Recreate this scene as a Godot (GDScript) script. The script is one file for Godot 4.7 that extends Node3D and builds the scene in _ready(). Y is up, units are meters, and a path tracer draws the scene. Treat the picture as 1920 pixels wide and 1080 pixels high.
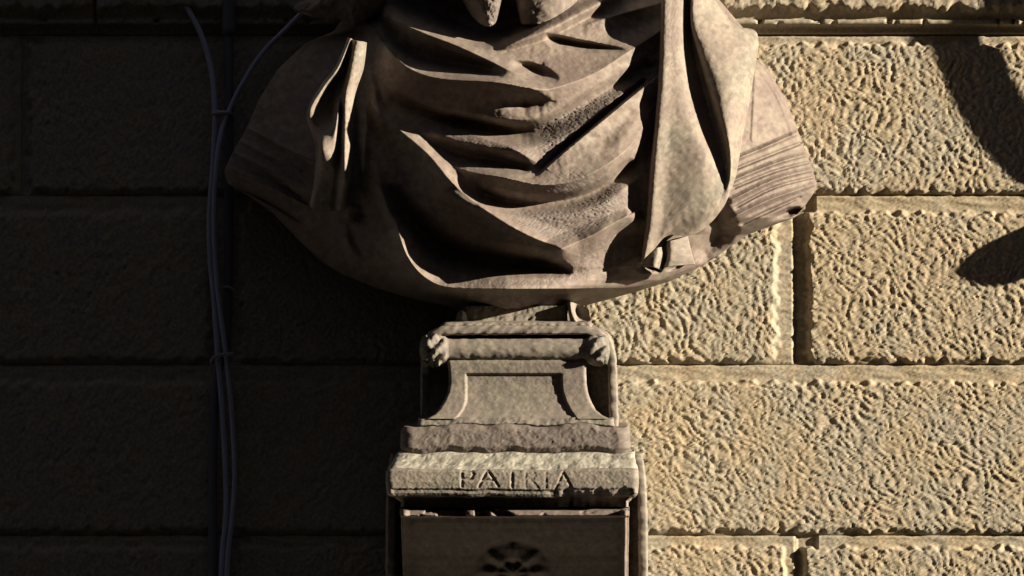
extends Node3D
# A draped stone bust on its scroll pedestal and wall console, against a rusticated sandstone wall.
# Working unit "u": 1200 u = 1 m on the wall plane; at(px, py, z) gives the point z units out from the wall.

const UNIT := 1200.0
const EYE := Vector3(0, -1560, 8400)      # the camera, in u, seen from the middle of the view on the wall
const MID := 3.0                          # height of that middle above the street, metres

var rng := RandomNumberGenerator.new()
var n_fine := FastNoiseLite.new()
var n_mid := FastNoiseLite.new()
var n_big := FastNoiseLite.new()
var stone_mat: StandardMaterial3D
var wall_mat: StandardMaterial3D
var used := {}
var stain := 0.0                          # how far it is stained a purplish brown
var dust := 0.0                           # how much pale lime dust lies on the stone being built

# ---------------------------------------------------------------- helpers
func at(px: float, py: float, z: float) -> Vector3:
	var w := Vector3(px - 960.0, 540.0 - py, 0)
	return (w + (EYE - w) * (z / EYE.z)) / UNIT + Vector3(0, MID, 0)

func flat(px: float, py: float, z: float) -> Vector3:
	return Vector3(px - 960.0, 540.0 - py, z) / UNIT + Vector3(0, MID, 0)

func numbered(called: String) -> String:
	if not used.has(called):
		used[called] = 0
		return called
	used[called] += 1
	return "%s_%03d" % [called, used[called]]

func thing(called: String, label: String, category: String, where := Vector3.ZERO, group := "") -> Node3D:
	var o := Node3D.new()
	o.name = numbered(called)
	add_child(o)
	o.position = where
	o.set_meta("label", label)
	o.set_meta("category", category)
	if group != "":
		o.set_meta("group", group)
	return o

func part(called: String, mesh: Mesh, mat: Material, parent: Node3D) -> MeshInstance3D:
	var m := MeshInstance3D.new()
	m.name = called
	m.mesh = mesh
	m.material_override = mat
	parent.add_child(m, true)
	return m

func noise(kind: int, freq: float, sd: int, octaves := 1) -> FastNoiseLite:
	var n := FastNoiseLite.new()
	n.noise_type = kind
	n.frequency = freq
	n.seed = sd
	n.fractal_type = FastNoiseLite.FRACTAL_FBM if octaves > 1 else FastNoiseLite.FRACTAL_NONE
	n.fractal_octaves = octaves
	return n

func look(line: Array, t: float) -> float:      # piecewise linear table of [t, value]
	var n := line.size()
	if t <= line[0][0]:
		return line[0][1]
	for i in range(1, n):
		if t <= line[i][0]:
			var k: float = (t - line[i - 1][0]) / (line[i][0] - line[i - 1][0])
			return lerpf(line[i - 1][1], line[i][1], k)
	return line[n - 1][1]

func looks(line: Array, t: float) -> float:     # the same, smooth
	var n := line.size()
	if t <= line[0][0]:
		return line[0][1]
	for i in range(1, n):
		if t <= line[i][0]:
			var k: float = (t - line[i - 1][0]) / (line[i][0] - line[i - 1][0])
			var a: float = line[maxi(i - 2, 0)][1]
			var d: float = line[mini(i + 1, n - 1)][1]
			return cubic_interpolate(line[i - 1][1], line[i][1], a, d, k)
	return line[n - 1][1]

# a grid of nu x nv points (u runs right, v runs down), with normals from its neighbours
func grid(v: PackedVector3Array, nu: int, nv: int, c: PackedColorArray, closed_u := false) -> ArrayMesh:
	var nor := PackedVector3Array()
	nor.resize(nu * nv)
	for j in nv:
		var j0: int = maxi(j - 1, 0) * nu
		var j1: int = mini(j + 1, nv - 1) * nu
		for i in nu:
			var i0: int = i - 1
			var i1: int = i + 1
			if i0 < 0:
				i0 = nu - 2 if closed_u else 0
			if i1 > nu - 1:
				i1 = 1 if closed_u else nu - 1
			var du: Vector3 = v[j * nu + i1] - v[j * nu + i0]
			var dv: Vector3 = v[j1 + i] - v[j0 + i]
			var n: Vector3 = dv.cross(du)
			nor[j * nu + i] = n.normalized() if n.length_squared() > 1e-20 else Vector3(0, 0, 1)
	var ix := PackedInt32Array()
	ix.resize((nu - 1) * (nv - 1) * 6)
	var k := 0
	for j in nv - 1:
		for i in nu - 1:
			var a := j * nu + i
			ix[k] = a
			ix[k + 1] = a + 1
			ix[k + 2] = a + nu
			ix[k + 3] = a + 1
			ix[k + 4] = a + nu + 1
			ix[k + 5] = a + nu
			k += 6
	var arr := []
	arr.resize(Mesh.ARRAY_MAX)
	arr[Mesh.ARRAY_VERTEX] = v
	arr[Mesh.ARRAY_NORMAL] = nor
	arr[Mesh.ARRAY_COLOR] = c
	arr[Mesh.ARRAY_INDEX] = ix
	var m := ArrayMesh.new()
	m.add_surface_from_arrays(Mesh.PRIMITIVE_TRIANGLES, arr)
	return m

func near_line(pts: PackedVector2Array, x: float, y: float) -> float:
	var best := 1e9
	var p := Vector2(x, y)
	for i in pts.size() - 1:
		var q := Geometry2D.get_closest_point_to_segment(p, pts[i], pts[i + 1])
		best = minf(best, p.distance_squared_to(q))
	return sqrt(best)

# stone colours, linear: pale weathered stone, grey crust, brown stain
func stone_color(x: float, y: float, rough: float) -> Color:
	var a := n_big.get_noise_2d(x, y)
	var b := n_mid.get_noise_2d(x + 700.0, y)
	var f := n_fine.get_noise_2d(x, y)
	var c := Color(0.305, 0.255, 0.212)
	c = c.lerp(Color(0.285, 0.258, 0.210), clampf(a * 1.4, 0, 1))
	c = c.lerp(Color(0.245, 0.196, 0.175), clampf(-a * 1.5, 0, 1))
	c = c.lerp(Color(0.158, 0.151, 0.142), clampf(rough + b * 0.35 * (0.12 + rough), 0, 1))
	c = c.lerp(Color(0.115, 0.098, 0.092), clampf((b * 1.2 + a * 0.9 - 0.28) * 3.0, 0, 0.35))
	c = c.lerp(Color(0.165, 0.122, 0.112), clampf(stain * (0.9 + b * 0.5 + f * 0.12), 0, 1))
	c = c.lerp(Color(0.40, 0.375, 0.325), clampf(dust * (0.85 + b * 1.2 + f * 0.5), 0, 1))
	var g := 1.0 + f * (0.05 + 0.18 * rough) + b * 0.05
	return Color(c.r * g, c.g * g, c.b * g)

# ---------------------------------------------------------------- lofts
# rails run downwards, listed from left to right; every rail is a list of [px, py, z]
func rail_point(r: Array, t: float) -> Vector3:
	var n := r.size()
	var f := t * (n - 1)
	var i := mini(int(f), n - 2)
	var k := f - i
	var p0: Array = r[maxi(i - 1, 0)]
	var p1: Array = r[i]
	var p2: Array = r[i + 1]
	var p3: Array = r[mini(i + 2, n - 1)]
	return Vector3(cubic_interpolate(p1[0], p2[0], p0[0], p3[0], k), cubic_interpolate(p1[1], p2[1], p0[1], p3[1], k), cubic_interpolate(p1[2], p2[2], p0[2], p3[2], k))

func loft(rails: Array, nu: int, nv: int, thick: float, base: Vector3, rough := 0.0, bump := 0.6) -> ArrayMesh:
	# the front runs left to right, then the back returns right to left behind it
	var nr := rails.size()
	var w := 2 * nu + 1
	var v := PackedVector3Array()
	var c := PackedColorArray()
	for j in nv + 2:
		var t := clampf(float(j - 1) / (nv - 1), 0, 1)
		var cap: bool = j == 0 or j == nv + 1
		var rp: Array[Vector3] = []
		for r in rails:
			rp.append(rail_point(r, t))
		var row: Array[Vector3] = []
		for i in nu:
			var f := float(i) / (nu - 1) * (nr - 1)
			var q := mini(int(f), nr - 2)
			var k := f - q
			var a := rp[maxi(q - 1, 0)]
			var b := rp[q]
			var d := rp[q + 1]
			var e := rp[mini(q + 2, nr - 1)]
			row.append(b.cubic_interpolate(d, a, e, k))
		for i in w:
			var ii := i if i < nu else 2 * nu - 1 - i
			if i == 2 * nu:
				ii = 0
			var s: Vector3 = row[ii]
			var z := s.z + n_mid.get_noise_2d(s.x * 1.3, s.y * 1.3) * bump * 2.0 + n_fine.get_noise_2d(s.x, s.y) * bump
			if i >= nu and i < 2 * nu:
				z = s.z - thick
			if cap:
				z = s.z - thick
			v.append(at(s.x, s.y, z) - base)
			c.append(stone_color(s.x, s.y, rough))
	return grid(v, w, nv + 2, c)

# blocks: rows of [py, left, right, z front, corner radius]; the plan of each row is back-left, front, back-right
func block_mesh(rows: Array, z_back: float, base: Vector3, shape: Callable, rough: Callable, wear := 1.2, step := 3.0, wobble := 0.0) -> ArrayMesh:
	var list := []
	for i in rows.size() - 1:
		var a: Array = rows[i]
		var b: Array = rows[i + 1]
		var d := maxf(absf(b[0] - a[0]), absf(b[3] - a[3]) * 0.5)
		var n := maxi(1, int(d / step))
		for k in n:
			var t := float(k) / n
			list.append([lerpf(a[0], b[0], t), lerpf(a[1], b[1], t), lerpf(a[2], b[2], t), lerpf(a[3], b[3], t), lerpf(a[4], b[4], t)])
	list.append(rows[-1])
	var nf: int = int(absf(rows[rows.size() / 2][2] - rows[rows.size() / 2][1]) / step)
	var nc := 5
	var ns := 14
	var w := nf + 2 * nc + 2 * ns
	var v := PackedVector3Array()
	var c := PackedColorArray()
	for r in list:
		var y: float = r[0]
		var l: float = r[1]
		var rr: float = r[2]
		var zf: float = r[3]
		var rad: float = minf(r[4], maxf(zf - z_back, 0.01))
		for i in w:
			var x := 0.0
			var z := 0.0
			var front := 0.0
			if i < ns:
				x = l
				z = lerpf(z_back, zf - rad, float(i) / ns)
			elif i < ns + nc:
				var a := float(i - ns) / nc * PI / 2
				x = l + rad - rad * cos(a)
				z = zf - rad + rad * sin(a)
			elif i < ns + nc + nf:
				x = lerpf(l + rad, rr - rad, float(i - ns - nc) / (nf - 1))
				z = zf
				front = 1.0
			elif i < ns + 2 * nc + nf:
				var a := float(i - ns - nc - nf + 1) / nc * PI / 2
				x = rr - rad + rad * sin(a)
				z = zf - rad + rad * cos(a)
			else:
				x = rr
				z = lerpf(zf - rad, z_back, float(i - ns - 2 * nc - nf + 1) / ns)
			var q: float = rough.call(x, y)
			var k := wear * (0.5 + q * 1.8)
			var dn := n_mid.get_noise_3d(x * 1.5, y * 1.5, z) * k * 1.4 + n_fine.get_noise_3d(x, y, z) * k
			if front > 0.0:
				z += dn + float(shape.call(x, y))
			elif z > z_back + 2:
				x += dn * (1.0 if x > (l + rr) * 0.5 else -1.0)
				y += dn * 0.4
			var wy := n_mid.get_noise_2d(x * 0.22, y * 0.12 + z * 0.1) * wobble
			v.append(at(x, y + wy, z) - base)
			c.append(stone_color(x + z * 0.5, y, q))
	return grid(v, w, list.size(), c)

func plain(_x: float, _y: float) -> float:
	return 0.0

func clean(_x: float, _y: float) -> float:
	return 0.35

func tube(pts: Array, radius: float, sides: int, base: Vector3, closed_ends := true) -> ArrayMesh:
	var cv := Curve3D.new()
	for p in pts:
		cv.add_point(p)
	for i in pts.size():
		var d: Vector3 = (pts[mini(i + 1, pts.size() - 1)] - pts[maxi(i - 1, 0)]) / 6.0
		cv.set_point_in(i, -d)
		cv.set_point_out(i, d)
	var len := cv.get_baked_length()
	var n := maxi(4, int(len / 0.012))
	var v := PackedVector3Array()
	var c := PackedColorArray()
	for j in n + 1:
		var p := cv.sample_baked(len * j / n, true)
		var q := cv.sample_baked(minf(len, len * j / n + 0.002), true)
		var o := cv.sample_baked(maxf(0, len * j / n - 0.002), true)
		var tdir := (q - o).normalized()
		var side := tdir.cross(Vector3(0.05, 0.1, 1)).normalized()
		var up := side.cross(tdir).normalized()
		var r := radius * (0.02 if closed_ends and (j == 0 or j == n) else 1.0)
		for i in sides + 1:
			var a := -TAU * i / sides
			v.append(p + (side * cos(a) + up * sin(a)) * r - base)
			c.append(Color.WHITE)
	return grid(v, sides + 1, n + 1, c, true)

func box(x0: float, y0: float, x1: float, y1: float, z0: float, z1: float, base: Vector3) -> ArrayMesh:
	# a box between wall coordinates, set square to the wall
	var st := SurfaceTool.new()
	st.begin(Mesh.PRIMITIVE_TRIANGLES)
	var bm := BoxMesh.new()
	bm.size = Vector3(x1 - x0, y1 - y0, z1 - z0) / UNIT
	st.append_from(bm, 0, Transform3D(Basis(), flat((x0 + x1) / 2, (y0 + y1) / 2, (z0 + z1) / 2) - base))
	return st.commit()

# ---------------------------------------------------------------- the bust's body, sculpted on a grid
var TW := 460
var TH := 400
var TY0 := -70.0
var TY1 := 586.0
var tx := PackedFloat32Array()
var tz := PackedFloat32Array()
var tr := PackedFloat32Array()
var xl := PackedFloat32Array()
var xr := PackedFloat32Array()

func torso_base() -> void:
	var left := [[-70, 700], [0, 668], [58, 626], [80, 574], [130, 521], [185, 486], [240, 463], [290, 434], [322, 420], [345, 428], [370, 470], [400, 512], [450, 560], [490, 602], [515, 642], [540, 705], [560, 772], [575, 846], [586, 862]]
	var right := [[-70, 1290], [60, 1400], [110, 1418], [130, 1440], [180, 1470], [230, 1491], [280, 1508], [310, 1522], [345, 1531], [362, 1526], [385, 1510], [408, 1490], [418, 1462], [440, 1402], [480, 1345], [500, 1312], [525, 1262], [545, 1200], [560, 1146], [575, 1090], [586, 1072]]
	var high := [[-70, 120], [0, 165], [60, 205], [150, 255], [250, 285], [350, 295], [430, 288], [500, 265], [535, 238], [550, 205], [575, 150], [586, 130]]
	tx.resize(TW * TH)
	tz.resize(TW * TH)
	tr.resize(TW * TH)
	xl.resize(TH)
	xr.resize(TH)
	for j in TH:
		var y := lerpf(TY0, TY1, float(j) / (TH - 1))
		xl[j] = look(left, y)
		xr[j] = look(right, y)
		var h := looks(high, y)
		for i in TW:
			var x := lerpf(xl[j], xr[j], float(i) / (TW - 1))
			var f := 0.0
			if x < 950.0:
				var s := clampf((950.0 - x) / (950.0 - xl[j]), 0, 1)
				f = 1.0 - pow(s, 1.3)
				f = maxf(f, 0.0) * 0.86 + 0.14 * sqrt(maxf(1.0 - s * s * s, 0))
			else:
				var s := clampf((x - 950.0) / (xr[j] - 950.0), 0, 1)
				f = (1.0 - pow(s, 1.7)) * 0.8 + 0.2 * sqrt(maxf(1.0 - s * s * s * s, 0))
			tx[j * TW + i] = x
			tz[j * TW + i] = 100.0 + h * f

# a sculpting stroke: points [x, y, height, width on the left hand (above when going right), width on the right hand (below)]
func stroke(pts: Array, p := 2.0, sub := 4) -> void:
	var q := []
	for i in pts.size() - 1:
		var a: Array = pts[maxi(i - 1, 0)]
		var b: Array = pts[i]
		var c: Array = pts[i + 1]
		var d: Array = pts[mini(i + 2, pts.size() - 1)]
		for k in sub:
			var t := float(k) / sub
			q.append([cubic_interpolate(b[0], c[0], a[0], d[0], t), cubic_interpolate(b[1], c[1], a[1], d[1], t), lerpf(b[2], c[2], t), lerpf(b[3], c[3], t), lerpf(b[4], c[4], t)])
	q.append(pts[-1])
	var n := q.size()
	var qx := PackedFloat32Array()
	var qy := PackedFloat32Array()
	var qh := PackedFloat32Array()
	var qa := PackedFloat32Array()
	var qb := PackedFloat32Array()
	var x0 := 1e9
	var x1 := -1e9
	var y0 := 1e9
	var y1 := -1e9
	for e in q:
		qx.append(e[0])
		qy.append(e[1])
		qh.append(e[2])
		qa.append(e[3])
		qb.append(e[4])
		var m := maxf(e[3], e[4])
		x0 = minf(x0, e[0] - m)
		x1 = maxf(x1, e[0] + m)
		y0 = minf(y0, e[1] - m)
		y1 = maxf(y1, e[1] + m)
	var ja := maxi(0, int((y0 - TY0) / (TY1 - TY0) * (TH - 1)))
	var jb := mini(TH - 1, int((y1 - TY0) / (TY1 - TY0) * (TH - 1)) + 1)
	for j in range(ja, jb + 1):
		var y := lerpf(TY0, TY1, float(j) / (TH - 1))
		var span := xr[j] - xl[j]
		var ia := maxi(1, int((x0 - xl[j]) / span * (TW - 1)))
		var ib := mini(TW - 2, int((x1 - xl[j]) / span * (TW - 1)) + 1)
		for i in range(ia, ib + 1):
			var x := tx[j * TW + i]
			var best := 1e12
			var bk := 0
			var bt := 0.0
			var side := 0.0
			for k in n - 1:
				var ex := qx[k + 1] - qx[k]
				var ey := qy[k + 1] - qy[k]
				var rx := x - qx[k]
				var ry := y - qy[k]
				var t := clampf((rx * ex + ry * ey) / (ex * ex + ey * ey + 1e-6), 0.0, 1.0)
				var dx := rx - t * ex
				var dy := ry - t * ey
				var d2 := dx * dx + dy * dy
				if d2 < best:
					best = d2
					bk = k
					bt = t
					side = ex * ry - ey * rx
			var w := lerpf(qb[bk], qb[bk + 1], bt) if side > 0.0 else lerpf(qa[bk], qa[bk + 1], bt)
			var tt := sqrt(best) / w
			if tt < 1.0:
				var f := 0.0
				if p == 2.0:
					f = (1.0 - tt) * (1.0 - tt) * (1.0 + 2.0 * tt)
				else:
					f = pow(1.0 - tt, p)
				tz[j * TW + i] += lerpf(qh[bk], qh[bk + 1], bt) * f

# rough weathered crust: a polygon with a soft edge, pits added later
func crust(poly: Array, amount: float, soft: float) -> void:
	var pv := PackedVector2Array()
	for p in poly:
		pv.append(Vector2(p[0], p[1]))
	var ring := pv.duplicate()
	ring.append(pv[0])
	for j in TH:
		var y := lerpf(TY0, TY1, float(j) / (TH - 1))
		for i in TW:
			var x := tx[j * TW + i]
			var hit := Geometry2D.is_point_in_polygon(Vector2(x, y), pv)
			if hit:
				tr[j * TW + i] = maxf(tr[j * TW + i], amount * minf(1.0, near_line(ring, x, y) / soft))

func torso_mesh(base: Vector3) -> ArrayMesh:
	var v := PackedVector3Array()
	var c := PackedColorArray()
	var w := TW + 4
	for jj in TH + 2:
		var j := clampi(jj - 1, 0, TH - 1)
		var y := lerpf(TY0, TY1, float(j) / (TH - 1))
		for ii in w:
			var i := clampi(ii - 2, 0, TW - 1)
			var x := tx[j * TW + i]
			var z := tz[j * TW + i]
			var r := tr[j * TW + i]
			if ii < 2 or ii > w - 3:
				z = 60.0 if ii == 1 or ii == w - 2 else 12.0
				x += (6.0 if ii == 1 or ii == 0 else -6.0)
				if ii == 0 or ii == w - 1:
					x += (24.0 if ii == 0 else -24.0)
			elif jj == 0 or jj == TH + 1:
				z = 12.0
			else:
				var f := n_fine.get_noise_2d(x, y)
				var m := n_mid.get_noise_2d(x * 1.4, y * 1.4)
				z += m * 0.8 + f * 0.2
				if r > 0.0:
					var pit := n_fine.get_noise_2d(x * 1.1 + 300.0, y * 1.1)
					z += r * (f * 0.8 - maxf(pit - 0.25, 0.0) * 4.5)
			v.append(at(x, y, z) - base)
			c.append(stone_color(x, y, r))
	return grid(v, w, TH + 2, c)

func sculpt() -> void:
	torso_base()
	# hollow of the neck, then the collar and its roll
	stroke([[700, -40, -60, 60, 50], [780, 0, -130, 75, 58], [860, 40, -170, 90, 44], [930, 56, -150, 90, 36], [1010, 20, -110, 60, 30], [1090, -40, -60, 60, 30]])
	stroke([[930, 92, 0, 14, 12], [965, 78, 22, 16, 16], [1020, 58, 30, 20, 18], [1080, 28, 30, 22, 18], [1160, -14, 30, 22, 18]])
	# first swag: its upper edge, the hollow under it, its lower edge
	stroke([[712, 26, 0, 40, 20], [752, 44, 66, 26, 20], [800, 64, 64, 26, 22], [862, 88, 54, 26, 22], [930, 120, 34, 30, 20], [975, 142, 12, 30, 20]], 1.4)
	stroke([[705, 60, 0, 20, 20], [760, 92, -34, 26, 24], [830, 116, -44, 28, 22], [900, 130, -42, 24, 18], [935, 138, -10, 14, 12]])
	stroke([[698, 50, 30, 22, 40], [740, 104, 54, 26, 60], [775, 132, 52, 30, 66], [830, 148, 64, 34, 70], [930, 154, 76, 34, 70], [1000, 166, 72, 40, 62], [1036, 166, 52, 60, 50], [1110, 140, 34, 60, 46], [1180, 96, 30, 50, 42], [1250, 50, 20, 40, 40]], 1.6)
	stroke([[930, 188, 0, 24, 30], [985, 192, -30, 32, 28], [1026, 190, -8, 12, 22]])
	# throat folds on the right
	stroke([[1090, 50, 0, 10, 26], [1150, 30, 22, 14, 30], [1200, 16, 28, 16, 30], [1250, 2, 20, 16, 30]], 1.4)
	stroke([[1020, 66, 0, 6, 12], [1050, 75, -42, 10, 20], [1100, 85, -34, 10, 18], [1172, 94, 0, 5, 8]])
	stroke([[955, 116, 0, 8, 12], [990, 127, -24, 14, 22], [1020, 137, -24, 15, 22], [1048, 150, 0, 8, 8]])
	# band under the first swag is set back; the pouch edge rises in front of it
	stroke([[720, 190, -10, 30, 40], [800, 216, -50, 20, 36], [870, 230, -80, 20, 40], [950, 244, -80, 22, 40], [1000, 244, -52, 22, 32], [1050, 224, -34, 22, 36], [1120, 180, -26, 20, 36], [1210, 126, -20, 20, 30]])
	stroke([[1000, 336, 0, 4, 30], [1050, 292, 26, 5, 60], [1120, 234, 32, 6, 80], [1206, 164, 32, 6, 90]], 1.5)
	stroke([[1004, 332, 0, 6, 3], [1050, 286, -22, 10, 4], [1120, 228, -26, 12, 4], [1206, 156, -24, 12, 4]])
	# ridge running to the pouch, hollow under it, the pouch's lower swag
	stroke([[778, 212, 0, 14, 16], [830, 234, 22, 16, 26], [900, 258, 26, 18, 30], [960, 278, 26, 30, 26], [1004, 304, 8, 40, 20]], 1.4)
	stroke([[800, 262, -10, 20, 20], [860, 288, -34, 24, 24], [930, 302, -40, 24, 22], [985, 314, -20, 14, 12]])
	stroke([[828, 302, 0, 16, 24], [880, 322, 20, 20, 30], [950, 334, 46, 24, 36], [1010, 346, 50, 40, 32], [1070, 340, 46, 70, 30], [1130, 314, 44, 80, 34], [1180, 276, 40, 70, 40], [1204, 240, 26, 50, 40]], 1.5)
	stroke([[1090, 250, 0, 20, 20], [1130, 262, -10, 24, 24], [1180, 210, -8, 22, 22]])
	stroke([[840, 340, -10, 20, 22], [900, 366, -44, 22, 26], [980, 380, -50, 18, 30], [1060, 376, -44, 18, 30], [1130, 352, -36, 18, 30], [1180, 310, -20, 16, 30]])
	# the long diagonal ridge, and the short one it meets
	stroke([[690, 180, 0, 16, 30], [714, 214, 40, 18, 40], [800, 286, 66, 22, 60], [850, 344, 80, 24, 76], [920, 400, 48, 30, 66], [990, 440, 44, 32, 56], [1056, 467, 36, 36, 40]], 1.5)
	stroke([[1050, 468, 40, 30, 30], [1110, 441, 42, 26, 34], [1176, 405, 34, 16, 30]], 1.4)
	# deep pocket and the bottom rim
	stroke([[740, 360, -10, 20, 30], [780, 420, -50, 40, 30], [840, 470, -90, 46, 36], [930, 490, -100, 40, 34], [1010, 496, -86, 30, 28], [1060, 506, -20, 16, 16]])
	stroke([[744, 420, 40, 14, 16], [752, 450, 112, 40, 50], [766, 484, 118, 44, 60], [792, 516, 126, 46, 50], [836, 538, 120, 44, 18], [920, 542, 82, 34, 12], [1010, 542, 56, 30, 12], [1100, 541, 40, 36, 12], [1200, 536, 28, 36, 12], [1296, 502, 14, 24, 10]], 1.5)
	# right lower field: concave facet beside the tail's shadow
	stroke([[1100, 500, 0, 30, 30], [1140, 480, -20, 40, 40], [1160, 440, -16, 40, 40]])
	# the cloth falls back beside the hanging tail
	stroke([[1236, 110, 0, 30, 40], [1228, 190, -16, 44, 60], [1216, 280, -22, 50, 60], [1204, 370, -26, 60, 70], [1196, 450, -20, 56, 70], [1196, 505, 0, 40, 50]])
	# quiet folds in the shade on the left
	stroke([[690, 130, 10, 14, 14], [706, 200, 18, 16, 16], [716, 262, 0, 14, 14]])
	stroke([[694, 300, 0, 14, 14], [712, 350, 24, 18, 18], [740, 420, 24, 20, 18], [762, 500, 0, 16, 16]])
	stroke([[640, 410, 0, 16, 16], [652, 460, 16, 18, 18], [690, 510, 0, 14, 14]])
	stroke([[660, 100, -20, 40, 26], [664, 240, -30, 30, 30], [680, 400, -20, 30, 30]])
	# left sleeve: border and bands
	stroke([[462, 240, 13, 8, 6], [505, 262, 23, 8, 7], [550, 286, 23, 8, 7], [590, 304, 17, 8, 7]], 1.4)
	stroke([[446, 262, 13, 7, 6], [490, 286, 13, 7, 7], [560, 318, 10, 7, 7]], 1.4)
	stroke([[434, 286, 17, 8, 7], [480, 306, 20, 8, 8], [530, 330, 13, 8, 8], [570, 346, 0, 8, 8]], 1.4)
	stroke([[424, 312, 17, 8, 7], [470, 334, 23, 9, 10], [530, 362, 20, 9, 10], [586, 392, 0, 8, 8]], 1.4)
	stroke([[438, 346, -8, 6, 6], [500, 376, -14, 7, 7], [560, 412, -8, 7, 7]])
	# right sleeve: bordered pad and bands
	stroke([[1416, 120, 3, 9, 4], [1413, 200, 4, 9, 4], [1410, 262, 4, 9, 4]])
	stroke([[1424, 128, 4, 7, 7], [1456, 176, 5, 7, 7], [1478, 226, 5, 7, 7], [1486, 252, 4, 7, 7]])
	stroke([[1376, 300, 15, 8, 7], [1430, 278, 21, 8, 7], [1494, 250, 18, 8, 7]], 1.4)
	stroke([[1376, 318, -12, 4, 5], [1440, 292, -14, 4, 5], [1502, 268, -12, 4, 5]])
	stroke([[1376, 338, 16, 8, 6], [1450, 308, 20, 8, 6], [1512, 290, 14, 7, 6]], 1.3)
	stroke([[1376, 352, -12, 4, 5], [1450, 322, -14, 4, 5], [1516, 304, -9, 4, 4]])
	stroke([[1372, 376, 18, 9, 7], [1450, 338, 21, 9, 7], [1524, 318, 14, 7, 6]], 1.3)
	stroke([[1380, 388, -10, 4, 5], [1450, 352, -12, 4, 5], [1524, 332, -8, 4, 4]])
	stroke([[1370, 410, 18, 10, 9], [1440, 376, 21, 10, 9], [1526, 346, 10, 7, 6]], 1.3)
	stroke([[1390, 420, -12, 5, 6], [1440, 396, -15, 5, 7], [1500, 370, -6, 4, 4]])
	stroke([[1330, 380, -40, 30, 24], [1350, 430, -60, 40, 30], [1320, 470, -50, 30, 24]])
	stroke([[1450, 410, -10, 8, 12], [1478, 398, -46, 10, 16], [1496, 392, -30, 6, 12]])
	# hollows under the tail
	stroke([[1205, 500, -20, 10, 14], [1226, 500, -40, 16, 14], [1240, 510, 0, 8, 8]])
	stroke([[1250, 506, 0, 6, 5], [1270, 500, -26, 7, 6], [1292, 488, 0, 5, 5]])
	crust([[1000, 330], [1010, 232], [1040, 214], [1120, 176], [1200, 120], [1205, 160], [1120, 228], [1050, 286], [1004, 332]], 1.0, 10)
	crust([[955, 420], [950, 392], [1040, 386], [1130, 356], [1165, 330], [1180, 400], [1110, 436], [1056, 462]], 0.9, 10)
	crust([[820, 520], [1000, 520], [1060, 470], [1170, 415], [1150, 520], [1000, 545], [830, 540]], 0.5, 14)
	crust([[785, 210], [860, 236], [960, 262], [1010, 250], [1000, 330], [840, 320], [840, 296]], 0.6, 10)
	crust([[1080, 310], [1150, 330], [1080, 366], [980, 366], [960, 350]], 0.6, 10)
	crust([[1370, 320], [1540, 260], [1540, 360], [1480, 420], [1300, 500], [1340, 420]], 0.3, 14)
	crust([[430, 260], [600, 310], [600, 400], [520, 400], [420, 330]], 0.6, 14)

# ---------------------------------------------------------------- the wall's stones
var warm := Color(0.410, 0.338, 0.243)
var grey := Color(0.382, 0.338, 0.270)

func wall_color(x: float, y: float, tone: float) -> Color:
	var a := n_big.get_noise_2d(x * 0.9 + 90.0, y * 0.9) * 1.3 + tone
	var b := n_mid.get_noise_2d(x * 0.6, y * 0.6 + 400.0)
	var c := warm.lerp(grey, clampf(0.5 + a, 0, 1))
	c = c.lerp(Color(0.43, 0.325, 0.225), clampf(b * 0.9 - 0.1, 0, 0.5))
	var g := 1.0 + n_fine.get_noise_2d(x, y) * 0.10 + b * 0.06
	return Color(c.r * g, c.g * g, c.b * g)

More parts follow.
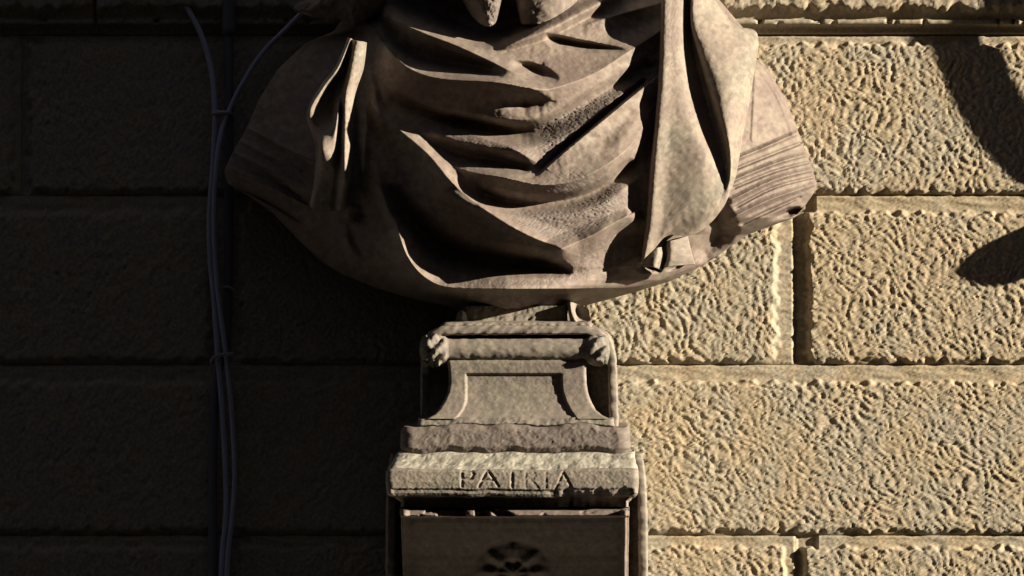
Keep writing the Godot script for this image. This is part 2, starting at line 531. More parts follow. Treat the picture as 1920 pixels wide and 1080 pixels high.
# one stone: a flat drafted margin round a tooled, proud face
func stone(x0: float, y0: float, x1: float, y1: float, step: float, sd: int, base: Vector3, margin: Array, tilt: float, stretch: float, tone: float) -> ArrayMesh:
	var nu := int((x1 - x0) / step) + 1
	var nv := int((y1 - y0) / step) + 1
	var worm := noise(FastNoiseLite.TYPE_SIMPLEX_SMOOTH, 0.092, sd, 2)
	var fine := noise(FastNoiseLite.TYPE_SIMPLEX, 0.17, sd + 1)
	var warp := noise(FastNoiseLite.TYPE_SIMPLEX, 0.012, sd + 2)
	var edge := noise(FastNoiseLite.TYPE_SIMPLEX, 0.026, sd + 3, 2)
	var grain := noise(FastNoiseLite.TYPE_CELLULAR, 0.105, sd + 4)
	grain.cellular_return_type = FastNoiseLite.RETURN_DISTANCE
	grain.cellular_jitter = 1.0
	var v := PackedVector3Array()
	var c := PackedColorArray()
	var ca := cos(tilt)
	var sa := sin(tilt)
	for j in nv:
		var y := lerpf(y0, y1, float(j) / (nv - 1))
		for i in nu:
			var x := lerpf(x0, x1, float(i) / (nu - 1))
			var e := edge.get_noise_2d(x, y) * 7.0
			var d := minf(minf(x - x0 - margin[0], x1 - margin[1] - x), minf(y - y0 - margin[2], y1 - margin[3] - y)) + e
			var f := clampf(d / 10.0, 0, 1)
			f = f * f * (3.0 - 2.0 * f)
			var wx := x + warp.get_noise_2d(x, y) * 9.0
			var wy := y + warp.get_noise_2d(x + 500.0, y) * 9.0
			var p := (wx * ca + wy * sa) / stretch
			var q := -wx * sa + wy * ca
			var a := worm.get_noise_2d(p, q)
			var b := fine.get_noise_2d(x, y)
			var depth := 0.95 + warp.get_noise_2d(x * 0.5 + 900.0, y * 0.5) * 0.35
			var gr := -grain.get_noise_2d(p, q) - 0.55
			var h := gr * 3.8 * depth + a * 1.1 + b * 0.7 - maxf(a * 0.8 + b * 0.5 - 0.45, 0.0) * 9.0
			var z := lerpf((-15.0 if x - x0 < 40.0 else -8.0) + b * 0.5 + edge.get_noise_2d(x * 0.4, y * 2.0) * 2.0, h + 1.0, f)
			if i == 0 or j == 0 or i == nu - 1 or j == nv - 1:
				z = -11.0
			v.append(flat(x, y, z) - base)
			c.append(wall_color(x, y, tone))
	return grid(v, nu, nv, c)

func build_wall() -> void:
	var base := Vector3(0, 0, 0)
	var t := thing("stone_wall", "ochre rusticated sandstone wall of tooled blocks, sunlit at right, shaded at left", "wall", base)
	part("wall_core", box(-2400, -1400, 3900, 4140, -500, -40, base), wall_mat, t)
	var ys := [64, 364, 682, 1002, 1322]
	var cuts := [[-660, 40, 960, 2020, 2560], [-660, 428, 1489, 2560], [-660, -100, 960, 2020, 2560], [-660, 428, 1493, 2560]]
	var k := 0
	for r in 4:
		for i in cuts[r].size() - 1:
			k += 1
			var x0: float = cuts[r][i]
			var x1: float = cuts[r][i + 1]
			var seen: bool = x1 > 1000 and x0 < 1920
			var margin := [10.0, 12.0, 16.0, 0.0]
			if r == 0:
				margin = [10.0, 12.0, 14.0, 0.0]
			if r == 1:
				margin = [21.0, 28.0, 30.0, 0.0]
			if r == 2:
				margin = [16.0, 14.0, 30.0, 0.0]
			if r == 3:
				margin = [12.0, 16.0, 20.0, 0.0]
			var tilt: float = [1.15, 0.95, 0.85, 0.95][r] + 0.2 * sin(k * 2.3)
			var tone: float = [-0.1, -0.55, 0.1, 0.0][r] + 0.18 * sin(k * 4.1)
			if r == 1 and i == 1:
				tone = 0.5
			# the seen part of a long stone and the rest of it share one mesh
			part("stone", stone(x0 + 0.4, ys[r] + 0.4, x1 - 0.4, ys[r + 1] - 0.4, 2.9 if seen else 5.5, 40 + k * 7, base, margin, tilt, 1.7 if r > 0 else 1.5, tone), wall_mat, t)
	# further courses above the string course and below the view, plainer
	for r in 2:
		var y0: float = -420.0 if r == 0 else 1322.0
		for i in 3:
			k += 1
			var x0: float = -660.0 + i * 1075.0
			part("stone", stone(x0 + 1.5, y0 + 1.5, x0 + 1073.5, y0 + 298.0, 7.0, 40 + k * 7, base, [12.0, 12.0, 20.0, 0.0], 1.0, 2.0, 0.0), wall_mat, t)
	# string course: lengths of moulding, each a stone
	var prof := [[63, -50], [62, -8], [61, -6], [49, -5], [48, 15], [42, 16], [40, 13], [38, 12], [34, 13], [30, 17], [26, 24], [23, 31], [20, 34], [0, 35], [-60, 36], [-64, 34], [-90, 24], [-120, -40]]
	var rows := []
	for i in prof.size() - 1:
		var a: Array = prof[i]
		var b: Array = prof[i + 1]
		var n := maxi(1, int(maxf(absf(a[0] - b[0]), absf(a[1] - b[1])) / 4.0))
		for q in n:
			rows.append([lerpf(a[0], b[0], float(q) / n), lerpf(a[1], b[1], float(q) / n)])
	rows.append(prof[-1])
	rows.reverse()
	var chip := noise(FastNoiseLite.TYPE_SIMPLEX, 0.03, 91, 2)
	for seg in [[-660, 180], [180.6, 1110], [1110.6, 2560]]:
		var nu := int((seg[1] - seg[0]) / 4.0) + 1
		var v := PackedVector3Array()
		var c := PackedColorArray()
		for rr in rows:
			for i in nu:
				var x := lerpf(seg[0], seg[1], float(i) / (nu - 1))
				var y: float = rr[0]
				var z: float = rr[1]
				if z > 0.0:
					var w := chip.get_noise_2d(x, y * 0.6)
					if y < 30.0 and y > 5.0:
						y += w * 6.0 - 2.0
					z += n_fine.get_noise_2d(x, y) * (1.4 if y < 20.0 else 0.5) + w * (2.0 if y < 30.0 else 0.6)
					if y > 38.0:
						z -= maxf(w - 0.34, 0.0) * 26.0
				if i == 0 or i == nu - 1:
					z = minf(z, z * 0.5 - 2.0)
				v.append(flat(x, y, z) - base)
				c.append(wall_color(x, y, 0.3))
		part("string_course_stone", grid(v, nu, rows.size(), c), wall_mat, t)

# ---------------------------------------------------------------- pedestal and console
var letters := []

func cut_letters() -> void:
	# worn capitals cut into the ledge
	var src := [
		[[866, 910], [866, 880], [884, 880], [888, 886], [884, 894], [867, 895]],
		[[898, 910], [914, 879], [934, 910]], [[904, 899], [927, 899]],
		[[945, 881], [975, 881]], [[960, 881], [960, 910]],
		[[986, 910], [986, 881], [1000, 881], [1004, 887], [1000, 894], [987, 895]], [[994, 895], [1008, 910]],
		[[1024, 883], [1024, 911]],
		[[1042, 912], [1056, 884], [1070, 912]], [[1047, 902], [1065, 902]]]
	for s in src:
		var p := PackedVector2Array()
		for q in s:
			p.append(Vector2(q[0], q[1] + 2))
		letters.append(p)

func cap_shape(x: float, y: float) -> float:
	var z := 0.0
	if y > 872 and y < 920 and x > 855 and x < 1082:
		var d := 1e9
		for p in letters:
			d = minf(d, near_line(p, x, y))
		var worn := 0.3 if x > 980 and x < 1038 else (0.75 if x > 1038 else 1.0)
		z -= clampf(1.0 - d / 3.4, 0, 1) * 3.6 * worn
	if y > 918 and y < 929:
		z -= 3.0
	if y > 908:
		var ch := n_mid.get_noise_2d(x * 0.8, 50.0)
		z -= clampf((x - 1020.0) / 60.0, 0, 1) * maxf(0.0, y - 917.0 - ch * 9.0) * 0.9
	return z

func dusty(x: float, y: float) -> float:
	return clampf(0.55 + n_mid.get_noise_2d(x, y) * 0.5, 0, 1)

func rougher(x: float, y: float) -> float:
	return clampf(0.8 + n_mid.get_noise_2d(x * 0.7, y) * 0.5, 0, 1.2)

func neck_shape(x: float, y: float) -> float:
	# the framed, sunk field on the front of the waist
	var l := 873.0 - clampf((y - 745.0) / 40.0, 0, 1) * clampf((y - 745.0) / 40.0, 0, 1) * 20.0
	var r := 1054.0 + clampf((y - 715.0) / 70.0, 0, 1) * clampf((y - 715.0) / 70.0, 0, 1) * 28.0
	var d := minf(minf(x - l, r - x), y - 700.0)
	return -5.5 * clampf(d / 2.5, 0, 1)

func panel_shape(x: float, y: float) -> float:
	var z := 0.0
	var e := minf(x - 752.0, 1178.0 - x)
	z += 20.0 * clampf((14.0 - e) / 4.0, 0, 1)
	if y < 968.0:
		z -= 30.0 * clampf(minf(x - 822.0, 962.0 - x) / 26.0 + n_mid.get_noise_2d(x * 0.5, y * 0.6) * 3.0 - (2.0 if absf(x - 882.0) < 9.0 else 0.0), 0, 1)
		z -= clampf(n_mid.get_noise_2d(x * 0.7, y) * 8.0 - 2.0, 0.0, 6.0)
	var dx := x - 962.0
	var dy := (y - 1074.0) * 1.25
	var r := sqrt(dx * dx + dy * dy)
	if r < 88.0:
		var a := atan2(dy, dx)
		var petal := 0.5 + 0.5 * cos(a * 8.0)
		z += 16.0 * (0.35 + 0.65 * petal) * sin(clampf(r / (50.0 + 22.0 * petal), 0, 1) * PI)
		z -= 6.0 * clampf(1.0 - absf(r - 70.0) / 14.0, 0, 1)
		z += 20.0 * clampf(1.0 - r / 16.0, 0, 1)
		z -= 10.0 * clampf(1.0 - absf(r - 24.0) / 10.0, 0, 1)
	return z

func ribbon(path: Array, w: float, z_back: float, base: Vector3) -> ArrayMesh:
	# a raised rim: path of [px, py, z front] taken along its middle, w wide
	var cv := Curve2D.new()
	for p in path:
		cv.add_point(Vector2(p[0], p[1]))
	var len := cv.get_baked_length()
	var n := int(len / 4.0)
	var v := PackedVector3Array()
	var c := PackedColorArray()
	var run := 0.0
	var acc := [0.0]
	for i in path.size() - 1:
		run += Vector2(path[i][0], path[i][1]).distance_to(Vector2(path[i + 1][0], path[i + 1][1]))
		acc.append(run)
	var zt := []
	for i in path.size():
		zt.append([acc[i], path[i][2]])
	var sec := [[-0.5, -1], [-0.5, -10], [-0.42, -3], [-0.25, 0], [0.25, 0], [0.42, -3], [0.5, -10], [0.5, -1]]
	for j in sec.size():
		for i in n + 1:
			var s := len * i / n
			var p := cv.sample_baked(s)
			var q := cv.sample_baked(minf(s + 3, len))
			var o := cv.sample_baked(maxf(s - 3, 0))
			var d := (q - o).normalized()
			var nn := Vector2(-d.y, d.x)
			var k: float = sec[j][0]
			var zz := look(zt, s * run / len) + float(sec[j][1])
			if j == 0 or j == sec.size() - 1:
				zz = z_back
			var f := n_mid.get_noise_2d(p.x + k * 20, p.y) * 1.8
			var pt := p + nn * k * (w + f)
			v.append(at(pt.x, pt.y, zz + f) - base)
			c.append(stone_color(pt.x, pt.y, 0.35))
	return grid(v, n + 1, sec.size(), c)

func bolster(base: Vector3) -> ArrayMesh:
	# the roll of the scroll, with flower-like ends
	var prof := [[786, 1], [788, 12], [792, 22], [800, 28], [812, 30], [824, 29], [834, 26], [840, 21], [900, 21], [1000, 21], [1098, 21], [1104, 26], [1114, 29], [1128, 29], [1138, 24], [1142, 12], [1144, 1]]
	var v := PackedVector3Array()
	var c := PackedColorArray()
	var ns := 64
	var list := []
	for i in prof.size() - 1:
		var n := maxi(1, int((prof[i + 1][0] - prof[i][0]) / 3.0))
		for k in n:
			var t := float(k) / n
			list.append([lerpf(prof[i][0], prof[i + 1][0], t), lerpf(prof[i][1], prof[i + 1][1], t)])
	list.append(prof[-1])
	for j in ns + 1:
		var a := TAU * j / ns
		for e in list:
			var x: float = e[0]
			var r: float = e[1]
			var endk := clampf((840.0 - x) / 20.0, 0, 1) + clampf((x - 1104.0) / 20.0, 0, 1)
			r *= 1.0 + endk * (0.13 * cos(a * 6.0 + x * 0.18) + 0.25 * n_mid.get_noise_3d(x * 2.0, cos(a) * 40.0, sin(a) * 40.0))
			r += n_mid.get_noise_3d(x, cos(a) * 30.0, sin(a) * 30.0) * 1.2
			v.append(at(x, 656.0 - r * cos(a), 300.0 + r * sin(a)) - base)
			c.append(stone_color(x, 640.0 + a * 10.0, 0.35 + 0.3 * endk))
	return grid(v, list.size(), ns + 1, c)

func build_pedestal() -> void:
	var base := at(965, 882, 200)
	var t := thing("scroll_pedestal", "small grey stone scroll pedestal with sunk panel under the bust", "pedestal", base)
	var r0 := [[574, 872, 1064, 30, 4], [575, 872, 1064, 236, 6], [600, 872, 1064, 240, 6], [603, 866, 1070, 250, 6]]
	part("top_block", block_mesh(r0, 20, base, plain, clean), stone_mat, t)
	var r1 := [[602, 834, 1104, 30, 4], [603, 832, 1106, 284, 6], [612, 828, 1110, 288, 6], [613, 828, 1110, 30, 4]]
	part("top_plate", block_mesh(r1, 20, base, plain, clean), stone_mat, t)
	var r2 := [[613, 832, 1112, 30, 6], [614, 830, 1114, 250, 6], [626, 804, 1142, 250, 6], [640, 798, 1150, 250, 6], [700, 796, 1154, 240, 6], [800, 794, 1160, 236, 6]]
	part("back_plate", block_mesh(r2, 20, base, plain, clean), stone_mat, t)
	part("rim", ribbon([[796, 800, 230], [798, 700, 250], [798, 660, 290], [801, 642, 306], [812, 627, 312], [830, 620, 314], [900, 619, 314], [1000, 619, 314], [1098, 619, 312], [1122, 625, 310], [1138, 640, 306], [1146, 662, 300], [1149, 700, 292], [1151, 800, 290]], 18, 20, base), stone_mat, t)
	part("scroll_roll", bolster(base), stone_mat, t)
	var r3 := [[664, 838, 1100, 308, 6], [680, 839, 1099, 312, 6], [700, 841, 1099, 309, 6], [720, 842, 1100, 307, 6], [738, 838, 1103, 308, 6], [754, 831, 1109, 311, 6], [768, 822, 1117, 316, 6], [778, 813, 1128, 321, 6], [785, 800, 1142, 330, 6]]
	part("waist", block_mesh(r3, 60, base, neck_shape, clean, 0.22, 2.0), stone_mat, t)
	var r4 := [[783, 790, 1146, 100, 6], [784, 786, 1150, 326, 8], [796, 782, 1152, 332, 8], [798, 782, 1152, 100, 6]]
	part("fillet", block_mesh(r4, 20, base, plain, dusty, 0.7, 3.0, 4.0), stone_mat, t)
	var r5 := [[797, 760, 1174, 100, 10], [798, 758, 1176, 348, 18], [806, 752, 1180, 356, 20], [836, 750, 1182, 358, 20], [848, 754, 1178, 350, 20], [850, 760, 1174, 100, 10]]
	stain = 0.55
	part("plinth", block_mesh(r5, 20, base, plain, rougher, 0.4, 2.5, 6.0), stone_mat, t)
	stain = 0.0
	# little curled ears either side of the top block
	part("ear", loft([[[1064, 570, 250], [1066, 588, 252], [1070, 606, 256]], [[1070, 566, 258], [1073, 586, 262], [1080, 604, 264]], [[1082, 570, 244], [1084, 588, 236], [1090, 602, 250]], [[1104, 578, 250], [1106, 592, 250], [1108, 606, 252]]], 20, 14, 60, base, 0.4), stone_mat, t)
	part("ear", loft([[[858, 586, 246], [854, 598, 250], [846, 608, 254]], [[866, 582, 256], [866, 596, 258], [866, 608, 258]], [[874, 586, 246], [876, 598, 248], [878, 608, 250]]], 16, 12, 50, base, 0.4), stone_mat, t)

func build_console() -> void:
	var base := at(960, 1240, 60)
	var t := thing("wall_console", "grey stone wall console with worn cut lettering and dark carved rosette panel", "console", base)
	cut_letters()
	var r1 := [[846, 748, 1188, 100, 10], [848, 746, 1190, 358, 12], [856, 742, 1190, 366, 12], [868, 736, 1192, 384, 12], [879, 728, 1196, 396, 12]]
	dust = 0.9
	part("weathered_slope", block_mesh(r1, 20, base, plain, rougher, 0.6, 2.5, 4.0), dust_mat, t)
	dust = 0.0
	var r2 := [[879, 728, 1196, 396, 12], [884, 724, 1197, 402, 12], [904, 723, 1198, 404, 12], [926, 726, 1196, 402, 12], [931, 730, 1192, 396, 12], [933, 740, 1186, 330, 8], [940, 752, 1178, 322, 8], [952, 752, 1178, 320, 8]]
	part("lettered_ledge", block_mesh(r2, 20, base, cap_shape, clean, 0.45, 1.7, 3.0), stone_mat, t)
	var r3 := [[950, 750, 1180, 200, 6], [957, 750, 1180, 372, 5], [967, 750, 1180, 376, 5], [970, 752, 1179, 340, 5], [985, 752, 1179, 326, 5], [1010, 753, 1179, 296, 5], [1040, 754, 1178, 258, 5], [1080, 756, 1178, 214, 5], [1130, 760, 1176, 170, 5], [1200, 770, 1168, 120, 5], [1240, 790, 1150, 70, 5]]
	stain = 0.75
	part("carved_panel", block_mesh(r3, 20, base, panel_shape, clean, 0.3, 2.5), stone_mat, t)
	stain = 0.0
	var r4 := [[848, 738, 1200, 20, 8], [850, 734, 1204, 140, 10], [880, 728, 1208, 146, 10], [960, 724, 1213, 140, 10], [1060, 724, 1214, 110, 10], [1150, 726, 1212, 80, 10], [1250, 740, 1200, 30, 10]]
	part("slab_rim", ribbon([[1196, 852, 180], [1203, 900, 190], [1205, 960, 186], [1206, 1060, 156], [1204, 1150, 116], [1192, 1250, 50]], 18, 20, base), stone_mat, t)
	part("slab_rim", ribbon([[742, 852, 180], [735, 900, 190], [733, 960, 186], [732, 1060, 156], [734, 1150, 116], [746, 1250, 50]], 18, 20, base), stone_mat, t)
	part("back_slab", block_mesh(r4, 14, base, plain, dusty, 1.2), stone_mat, t)

# ---------------------------------------------------------------- the bust
func build_bust() -> void:
	var base := at(965, 580, 200)
	var t := thing("draped_bust", "weathered brown stone bust in a toga with heavy swags and hanging cloth tails", "statue", base)
	sculpt()
	stain = 0.65
	part("draped_body", torso_mesh(base), stone_mat, t)
	stain = 0.12
	# right tail
	var tail := [
		[[1242, -40, 256], [1238, 60, 258], [1235, 130, 270], [1228, 220, 288], [1218, 320, 296], [1210, 420, 278], [1202, 492, 266]],
		[[1245, -40, 298], [1242, 60, 300], [1240, 130, 318], [1233, 220, 338], [1224, 320, 344], [1216, 420, 326], [1206, 487, 306]],
		[[1262, -40, 296], [1260, 60, 299], [1260, 130, 316], [1258, 220, 334], [1254, 320, 338], [1244, 410, 321], [1226, 468, 303]],
		[[1280, -40, 286], [1278, 60, 288], [1281, 140, 308], [1292, 220, 326], [1318, 305, 337], [1288, 390, 325], [1250, 443, 305]],
		[[1284, -40, 266], [1283, 60, 266], [1290, 150, 290], [1312, 232, 307], [1347, 324, 318], [1330, 396, 317], [1290, 441, 299]],
		[[1296, -40, 248], [1296, 50, 240], [1311, 130, 248], [1332, 210, 266], [1363, 320, 308], [1346, 386, 310], [1314, 433, 293]],
		[[1300, -40, 278], [1296, 40, 280], [1316, 104, 290], [1340, 180, 311], [1369, 290, 328], [1364, 370, 306], [1340, 410, 289]],
		[[1308, -40, 276], [1312, 30, 279], [1346, 96, 288], [1368, 170, 311], [1376, 280, 315], [1370, 350, 301], [1354, 390, 287]],
		[[1310, -40, 256], [1350, 34, 253], [1396, 84, 255], [1396, 170, 283], [1384, 270, 292], [1376, 340, 290], [1362, 372, 283]],
		[[1314, -40, 226], [1372, 42, 218], [1420, 64, 215], [1412, 150, 244], [1392, 260, 263], [1380, 330, 277], [1366, 362, 276]]]
	part("hanging_tail", loft(tail, 130, 170, 16, base, 0.0, 0.3), stone_mat, t)
	part("tail_curl", loft([[[1214, 470, 290], [1210, 484, 296], [1206, 498, 292]], [[1234, 464, 300], [1232, 480, 306], [1228, 502, 300]], [[1246, 462, 272], [1248, 480, 270], [1240, 506, 268]], [[1256, 450, 288], [1258, 474, 290], [1254, 500, 284]], [[1290, 442, 268], [1296, 470, 268], [1304, 496, 260]]], 40, 24, 30, base, 0.2), stone_mat, t)
	# left tail
	var lt := [
		[[652, 70, 298], [628, 126, 292], [600, 162, 284], [575, 214, 272], [590, 270, 274], [590, 330, 270], [580, 386, 244]],
		[[657, 72, 338], [634, 126, 338], [606, 164, 333], [580, 213, 326], [597, 268, 290], [594, 336, 286], [586, 392, 260]],
		[[659, 72, 306], [644, 128, 296], [624, 168, 292], [616, 214, 296], [602, 276, 350], [604, 340, 296], [600, 398, 258]],
		[[661, 74, 300], [650, 130, 298], [639, 172, 304], [633, 210, 338], [624, 296, 342], [622, 346, 292], [616, 398, 260]],
		[[662, 74, 316], [654, 130, 322], [642, 180, 324], [638, 226, 318], [634, 306, 318], [630, 350, 284], [628, 396, 260]],
		[[668, 76, 338], [658, 132, 338], [648, 184, 340], [646, 238, 344], [644, 314, 350], [640, 356, 306], [638, 396, 264]],
		[[682, 78, 328], [675, 128, 326], [662, 180, 326], [657, 244, 330], [652, 326, 336], [650, 356, 300], [648, 392, 260]],
		[[688, 80, 288], [682, 128, 284], [668, 180, 280], [664, 244, 280], [660, 326, 280], [658, 350, 256], [658, 384, 244]]]
	part("hanging_tail", loft(lt, 90, 120, 16, base, 0.05, 0.3), stone_mat, t)
	stain = 0.65
	# bunched cloth at the left shoulder
	part("shoulder_knot", loft([[[548, 14, 137], [550, 18, 137], [552, 22, 137]], [[590, -20, 163], [592, 10, 183], [594, 34, 161]], [[634, -60, 177], [634, -10, 213], [640, 40, 181]], [[676, -60, 197], [676, -10, 237], [668, 44, 195]], [[706, -50, 187], [708, -14, 207], [700, 28, 187]], [[722, -40, 157], [724, -10, 163], [718, 20, 157]]], 50, 30, 60, base, 0.6, 1.4), stone_mat, t)
	# neck and beard
	part("beard", loft([[[800, -170, 230], [850, -60, 220], [866, -4, 220], [884, 30, 230]], [[850, -170, 330], [880, -60, 310], [886, 0, 292], [900, 44, 270]], [[900, -170, 360], [905, -60, 326], [908, 4, 314], [916, 50, 292]], [[940, -170, 360], [940, -60, 320], [934, 0, 310], [928, 44, 286]], [[960, -170, 330], [952, -60, 280], [942, -6, 270], [934, 30, 254]]], 60, 60, 60, base, 0.8, 1.4), stone_mat, t)
	part("neck", loft([[[940, -200, 180], [950, -100, 190], [966, 0, 210], [976, 44, 210]], [[970, -200, 270], [972, -100, 270], [978, 0, 280], [984, 46, 270]], [[1040, -200, 310], [1040, -100, 300], [1036, 0, 292], [1030, 44, 280]], [[1090, -200, 260], [1090, -100, 250], [1086, -10, 244], [1076, 30, 236]], [[1110, -200, 150], [1116, -100, 150], [1120, -10, 150], [1100, 30, 150]]], 60, 40, 80, base, 0.35, 0.8), stone_mat, t)
	# head, just above the view
	var v := PackedVector3Array()
	var c := PackedColorArray()
	for j in 41:
		var b := PI * j / 40.0
		for i in 65:
			var a := TAU * i / 64.0
			var d := Vector3(-cos(a) * sin(b), cos(b), sin(a) * sin(b))
			var r := 1.0
			r += 0.22 * exp(-pow(d.x / 0.14, 2) - pow((d.y + 0.08) / 0.16, 2)) * maxf(d.z, 0)
			r -= 0.12 * exp(-pow((absf(d.x) - 0.32) / 0.14, 2) - pow((d.y - 0.1) / 0.1, 2)) * maxf(d.z, 0)
			r += 0.10 * exp(-pow((d.y + 0.62) / 0.22, 2)) * maxf(d.z, 0)
			r += 0.05 * n_mid.get_noise_3d(d.x * 60, d.y * 60, d.z * 60) * (1.0 if d.y > 0.45 or d.z < 0.1 or d.y < -0.4 else 0.1)
			v.append(at(965 + d.x * 150 * r, -300 - d.y * 210 * r, 230 + d.z * 180 * r) - base)
			c.append(stone_color(d.x * 150, d.y * 200, 0.3))
	part("head", grid(v, 65, 41, c, true), stone_mat, t)
	stain = 0.0

# ---------------------------------------------------------------- cables, pipe, street, iron
func metal(col: Color, rough: float, met := 0.0) -> StandardMaterial3D:
	var m := StandardMaterial3D.new()
	m.albedo_color = col
	m.roughness = rough
	m.metallic = met
	return m

func line3(src: Array) -> Array:
	var o := []
	for p in src:
		o.append(at(p[0], p[1], p[2]))
	return o

func build_services() -> void:
	var blue := metal(Color(0.62, 0.64, 0.70), 0.45)
	var grey_p := metal(Color(0.36, 0.36, 0.37), 0.6)
	var clip_m := metal(Color(0.6, 0.6, 0.62), 0.5)
	var b0 := at(425, 1110, 10)
	var p := thing("conduit_pipe", "dark grey vertical conduit pipe fixed to the shaded wall behind the cables", "pipe", b0)
	part("socket_pipe", tube(line3([[429, -300, 26], [429, -100, 26], [429, 74, 26]]), 13.0 / UNIT, 20, b0), grey_p, p)
	part("pipe", tube(line3([[429, 60, 24], [429, 300, 24], [428, 500, 24], [424, 640, 24], [408, 700, 24], [400, 800, 22], [399, 1000, 22], [399, 1400, 22]]), 8.5 / UNIT, 18, b0), grey_p, p)
	part("pipe_clip", tube(line3([[412, 541, 30], [428, 538, 40], [444, 547, 28]]), 3.0 / UNIT, 8, b0), clip_m, p)
	var b1 := at(415, 1110, 10)
	var c1 := thing("electric_cable", "blue grey cable dropping from the upper left, left one of the tied pair", "cable", b1, "cables tied to the conduit")
	part("sheath", tube(line3([[300, -120, 20], [345, 0, 24], [376, 62, 28], [396, 130, 34], [403, 205, 42], [403, 240, 42], [399, 320, 40], [393, 400, 38], [394, 480, 38], [401, 560, 38], [408, 660, 40], [416, 760, 38], [422, 860, 36], [424, 960, 36], [416, 1060, 34], [412, 1400, 34]]), 5.2 / UNIT, 12, b1), blue, c1)
	var b2 := at(430, 1110, 10)
	var c2 := thing("electric_cable", "blue grey cable looping from the shoulder of the bust, right one of the pair", "cable", b2, "cables tied to the conduit")
	part("sheath", tube(line3([[640, -60, 60], [556, 34, 50], [495, 96, 48], [455, 156, 46], [426, 215, 44], [412, 262, 52], [404, 330, 52], [401, 400, 50], [403, 480, 48], [410, 560, 46], [423, 660, 44], [434, 770, 42], [440, 890, 40], [434, 980, 40], [426, 1060, 38], [422, 1400, 36]]), 4.6 / UNIT, 12, b2), blue, c2)
	part("cable_tie", tube(line3([[398, 215, 30], [402, 211, 52], [420, 211, 56], [432, 213, 50], [434, 217, 26]]), 4.0 / UNIT, 8, b2), clip_m, c2)
	part("cable_tie", tube(line3([[394, 690, 44], [398, 672, 50], [408, 666, 54], [424, 664, 56], [437, 664, 46], [438, 666, 20]]), 3.6 / UNIT, 8, b2), clip_m, c2)

func build_opposite() -> void:
	# the house across the narrow street, behind the camera: it keeps the sky and the low sun off the street
	var base := Vector3(4, 0, 9.4)
	var t := thing("opposite_house", "dark plastered house front across the street, behind the viewer", "house", base)
	var plaster := metal(Color(0.36, 0.33, 0.3), 0.95)
	var wood := metal(Color(0.22, 0.25, 0.22), 0.8)
	var boxes := func(called: String, c: Vector3, s: Vector3, m: Material) -> void:
		var b := BoxMesh.new()
		b.size = s
		var o := part(called, b, m, t)
		o.position = c
	boxes.call("wall", Vector3(0, 4.0, 1.0), Vector3(70, 8.0, 2.0), plaster)
	boxes.call("roof_eaves", Vector3(0, 8.08, 0.8), Vector3(70.4, 0.16, 2.8), wood)
	boxes.call("plinth", Vector3(0, 0.5, -0.05), Vector3(70, 1.0, 0.1), plaster)
	for k in 10:
		for f in 2:
			boxes.call("shutter", Vector3(-13.5 + 3.0 * k, 2.6 + 3.2 * f, -0.03), Vector3(1.1, 1.9, 0.06), wood)
			boxes.call("sill", Vector3(-13.5 + 3.0 * k, 1.58 + 3.2 * f, -0.08), Vector3(1.4, 0.1, 0.16), plaster)

func slab(poly: Array, x0: float, x1: float, base: Vector3) -> ArrayMesh:
	# a flat bar cut to an outline of [z, py], lying in a plane square to the wall between x0 and x1
	var pv := PackedVector2Array()
	for p in poly:
		pv.append(Vector2(p[0], p[1]))
	var idx := Geometry2D.triangulate_polygon(pv)
	var st := SurfaceTool.new()
	st.begin(Mesh.PRIMITIVE_TRIANGLES)
	for s in 2:
		var x := x0 if s == 0 else x1
		for k in range(0, idx.size(), 3):
			for q in ([0, 1, 2] if s == 0 else [0, 2, 1]):
				var w: Vector2 = pv[idx[k + q]]
				st.add_vertex(flat(x, w.y, w.x) - base)
	for i in pv.size():
		var a := pv[i]
		var b := pv[(i + 1) % pv.size()]
		var q := [flat(x0, a.y, a.x) - base, flat(x1, a.y, a.x) - base, flat(x1, b.y, b.x) - base, flat(x0, b.y, b.x) - base]
		for k in [0, 1, 2, 0, 2, 3]:
			st.add_vertex(q[k])
	st.generate_normals()
	return st.commit()

func build_iron(sun: Vector3) -> void:
	# a wrought iron wall bracket beyond the right edge of the view: its arm, scroll and leaf throw the shadows on the wall
	var X := 2300.0
	var base := flat(X, 500, 0)
	var iron := metal(Color(0.1, 0.1, 0.1), 0.6, 0.6)
	var t := thing("iron_bracket", "black wrought iron wall bracket with scroll and leaf, right of the bust", "bracket", base)
	var conv := func(src: Array) -> Array:
		var o := []
		for p in src:
			var z: float = (X - p[0]) * sun.z / sun.x
			o.append([z, p[1] - z * sun.y / sun.z])
		return o
	part("scroll", slab(conv.call([[1690, -60], [1722, 20], [1748, 90], [1788, 190], [1838, 272], [1900, 338], [1990, 380], [2100, 400], [2100, 330], [2000, 300], [1945, 245], [1905, 180], [1880, 125], [1858, 66], [1852, -60]]), X - 8, X + 8, base), iron, t)
	part("arm", slab(conv.call([[1640, -160], [1640, -40], [2299, 0], [2299, -120]]), X - 10, X + 10, base), iron, t)
	part("leaf", slab(conv.call([[1790, 514], [1806, 488], [1850, 458], [1920, 426], [2000, 400], [2100, 330], [2110, 400], [2060, 460], [1990, 500], [1920, 520], [1876, 536], [1840, 537], [1806, 526]]), X - 6, X + 6, base), iron, t)
	part("wall_plate", box(X - 40, -260, X + 40, 460, 0, 20, base), iron, t)

var dust_mat: StandardMaterial3D

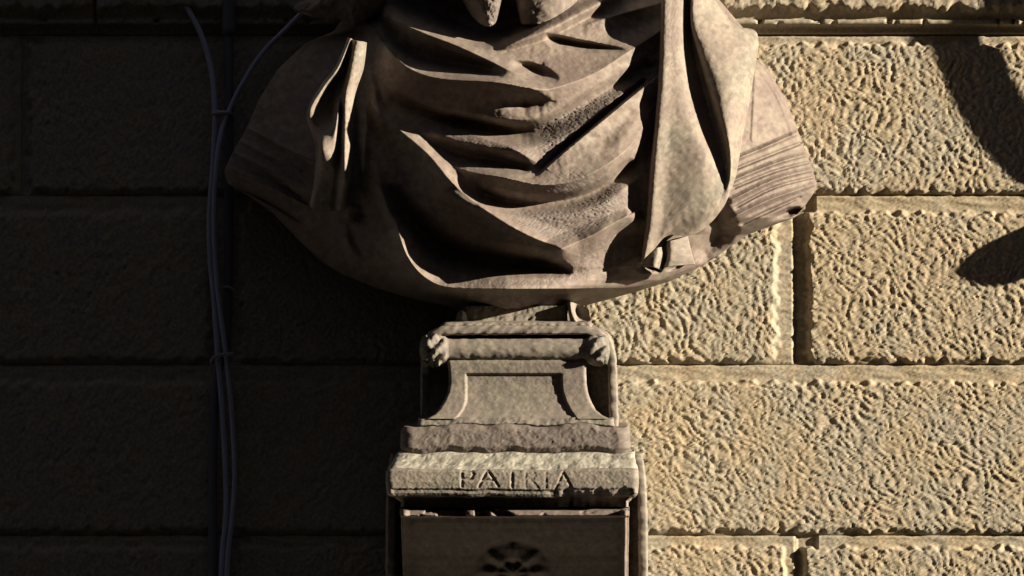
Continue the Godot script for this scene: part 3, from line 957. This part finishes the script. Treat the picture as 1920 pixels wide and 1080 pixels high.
func make_materials() -> void:
	var img := noise(FastNoiseLite.TYPE_SIMPLEX, 0.05, 5, 5).get_seamless_image(512, 512)
	img.convert(Image.FORMAT_RGB8)
	for y in 512:
		for x in 512:
			var g := 0.80 + 0.24 * (img.get_pixel(x, y).r - 0.1)
			g = clampf(g, 0.5, 1.0)
			img.set_pixel(x, y, Color(g, g, g * 0.985))
	var tex := ImageTexture.create_from_image(img)
	stone_mat = StandardMaterial3D.new()
	stone_mat.vertex_color_use_as_albedo = true
	stone_mat.albedo_texture = tex
	stone_mat.uv1_triplanar = true
	stone_mat.uv1_world_triplanar = true
	stone_mat.uv1_scale = Vector3(3.1, 3.1, 3.1)
	stone_mat.roughness = 0.72
	stone_mat.metallic_specular = 0.35
	dust_mat = stone_mat.duplicate()
	dust_mat.albedo_color = Color(1.0, 1.0, 1.0)
	dust_mat.roughness = 1.0
	wall_mat = stone_mat.duplicate()
	wall_mat.uv1_scale = Vector3(4.3, 4.3, 4.3)
	wall_mat.roughness = 0.95
	wall_mat.metallic_specular = 0.2

func _ready() -> void:
	# camera
	var cam := Camera3D.new()
	cam.name = "camera"
	add_child(cam)
	cam.position = Vector3(0, MID, 0) + EYE / UNIT
	cam.projection = Camera3D.PROJECTION_FRUSTUM
	cam.near = 0.1
	cam.far = 400.0
	cam.size = 0.1 * 0.9 / 7.0
	cam.frustum_offset = Vector2(0, 0.1 * 1.3 / 7.0)
	cam.current = true
	# sky, exposure
	var sky_m := ProceduralSkyMaterial.new()
	sky_m.sky_top_color = Color(0.46, 0.48, 0.56)
	sky_m.sky_horizon_color = Color(0.66, 0.63, 0.60)
	sky_m.ground_bottom_color = Color(0.12, 0.11, 0.10)
	sky_m.ground_horizon_color = Color(0.35, 0.33, 0.31)
	var env := Environment.new()
	env.background_mode = Environment.BG_SKY
	env.sky = Sky.new()
	env.sky.sky_material = sky_m
	env.background_energy_multiplier = 0.12
	env.tonemap_mode = Environment.TONE_MAPPER_LINEAR
	env.tonemap_exposure = 3.1
	env.sdfgi_enabled = true
	env.ssao_enabled = true
	env.ssil_enabled = true
	var we := WorldEnvironment.new()
	we.name = "world_environment"
	we.environment = env
	add_child(we)
	# sun: low, from the right along the street
	var to_sun := Vector3(3.2, 0.80, 1.0).normalized()
	var sun := DirectionalLight3D.new()
	sun.name = "sun"
	add_child(sun)
	sun.look_at_from_position(to_sun * 50.0, Vector3.ZERO, Vector3.UP)
	sun.light_color = Color(1.0, 0.945, 0.85)
	sun.light_energy = 1.6
	sun.light_angular_distance = 0.5
	sun.shadow_enabled = true
	# noise and materials
	rng.seed = 7
	n_fine = noise(FastNoiseLite.TYPE_SIMPLEX, 0.16, 11, 2)
	n_mid = noise(FastNoiseLite.TYPE_SIMPLEX, 0.035, 12, 3)
	n_big = noise(FastNoiseLite.TYPE_SIMPLEX, 0.007, 13, 3)
	make_materials()
	# street
	var st := MeshInstance3D.new()
	st.name = "street"
	var pm := PlaneMesh.new()
	pm.size = Vector2(160, 160)
	st.mesh = pm
	var asph := metal(Color(0.25, 0.245, 0.24), 0.95)
	st.material_override = asph
	st.set_meta("kind", "structure")
	st.set_meta("label", "dark asphalt street below the wall")
	add_child(st)
	build_opposite()
	build_wall()
	build_console()
	build_pedestal()
	build_bust()
	build_services()
	build_iron(to_sun)
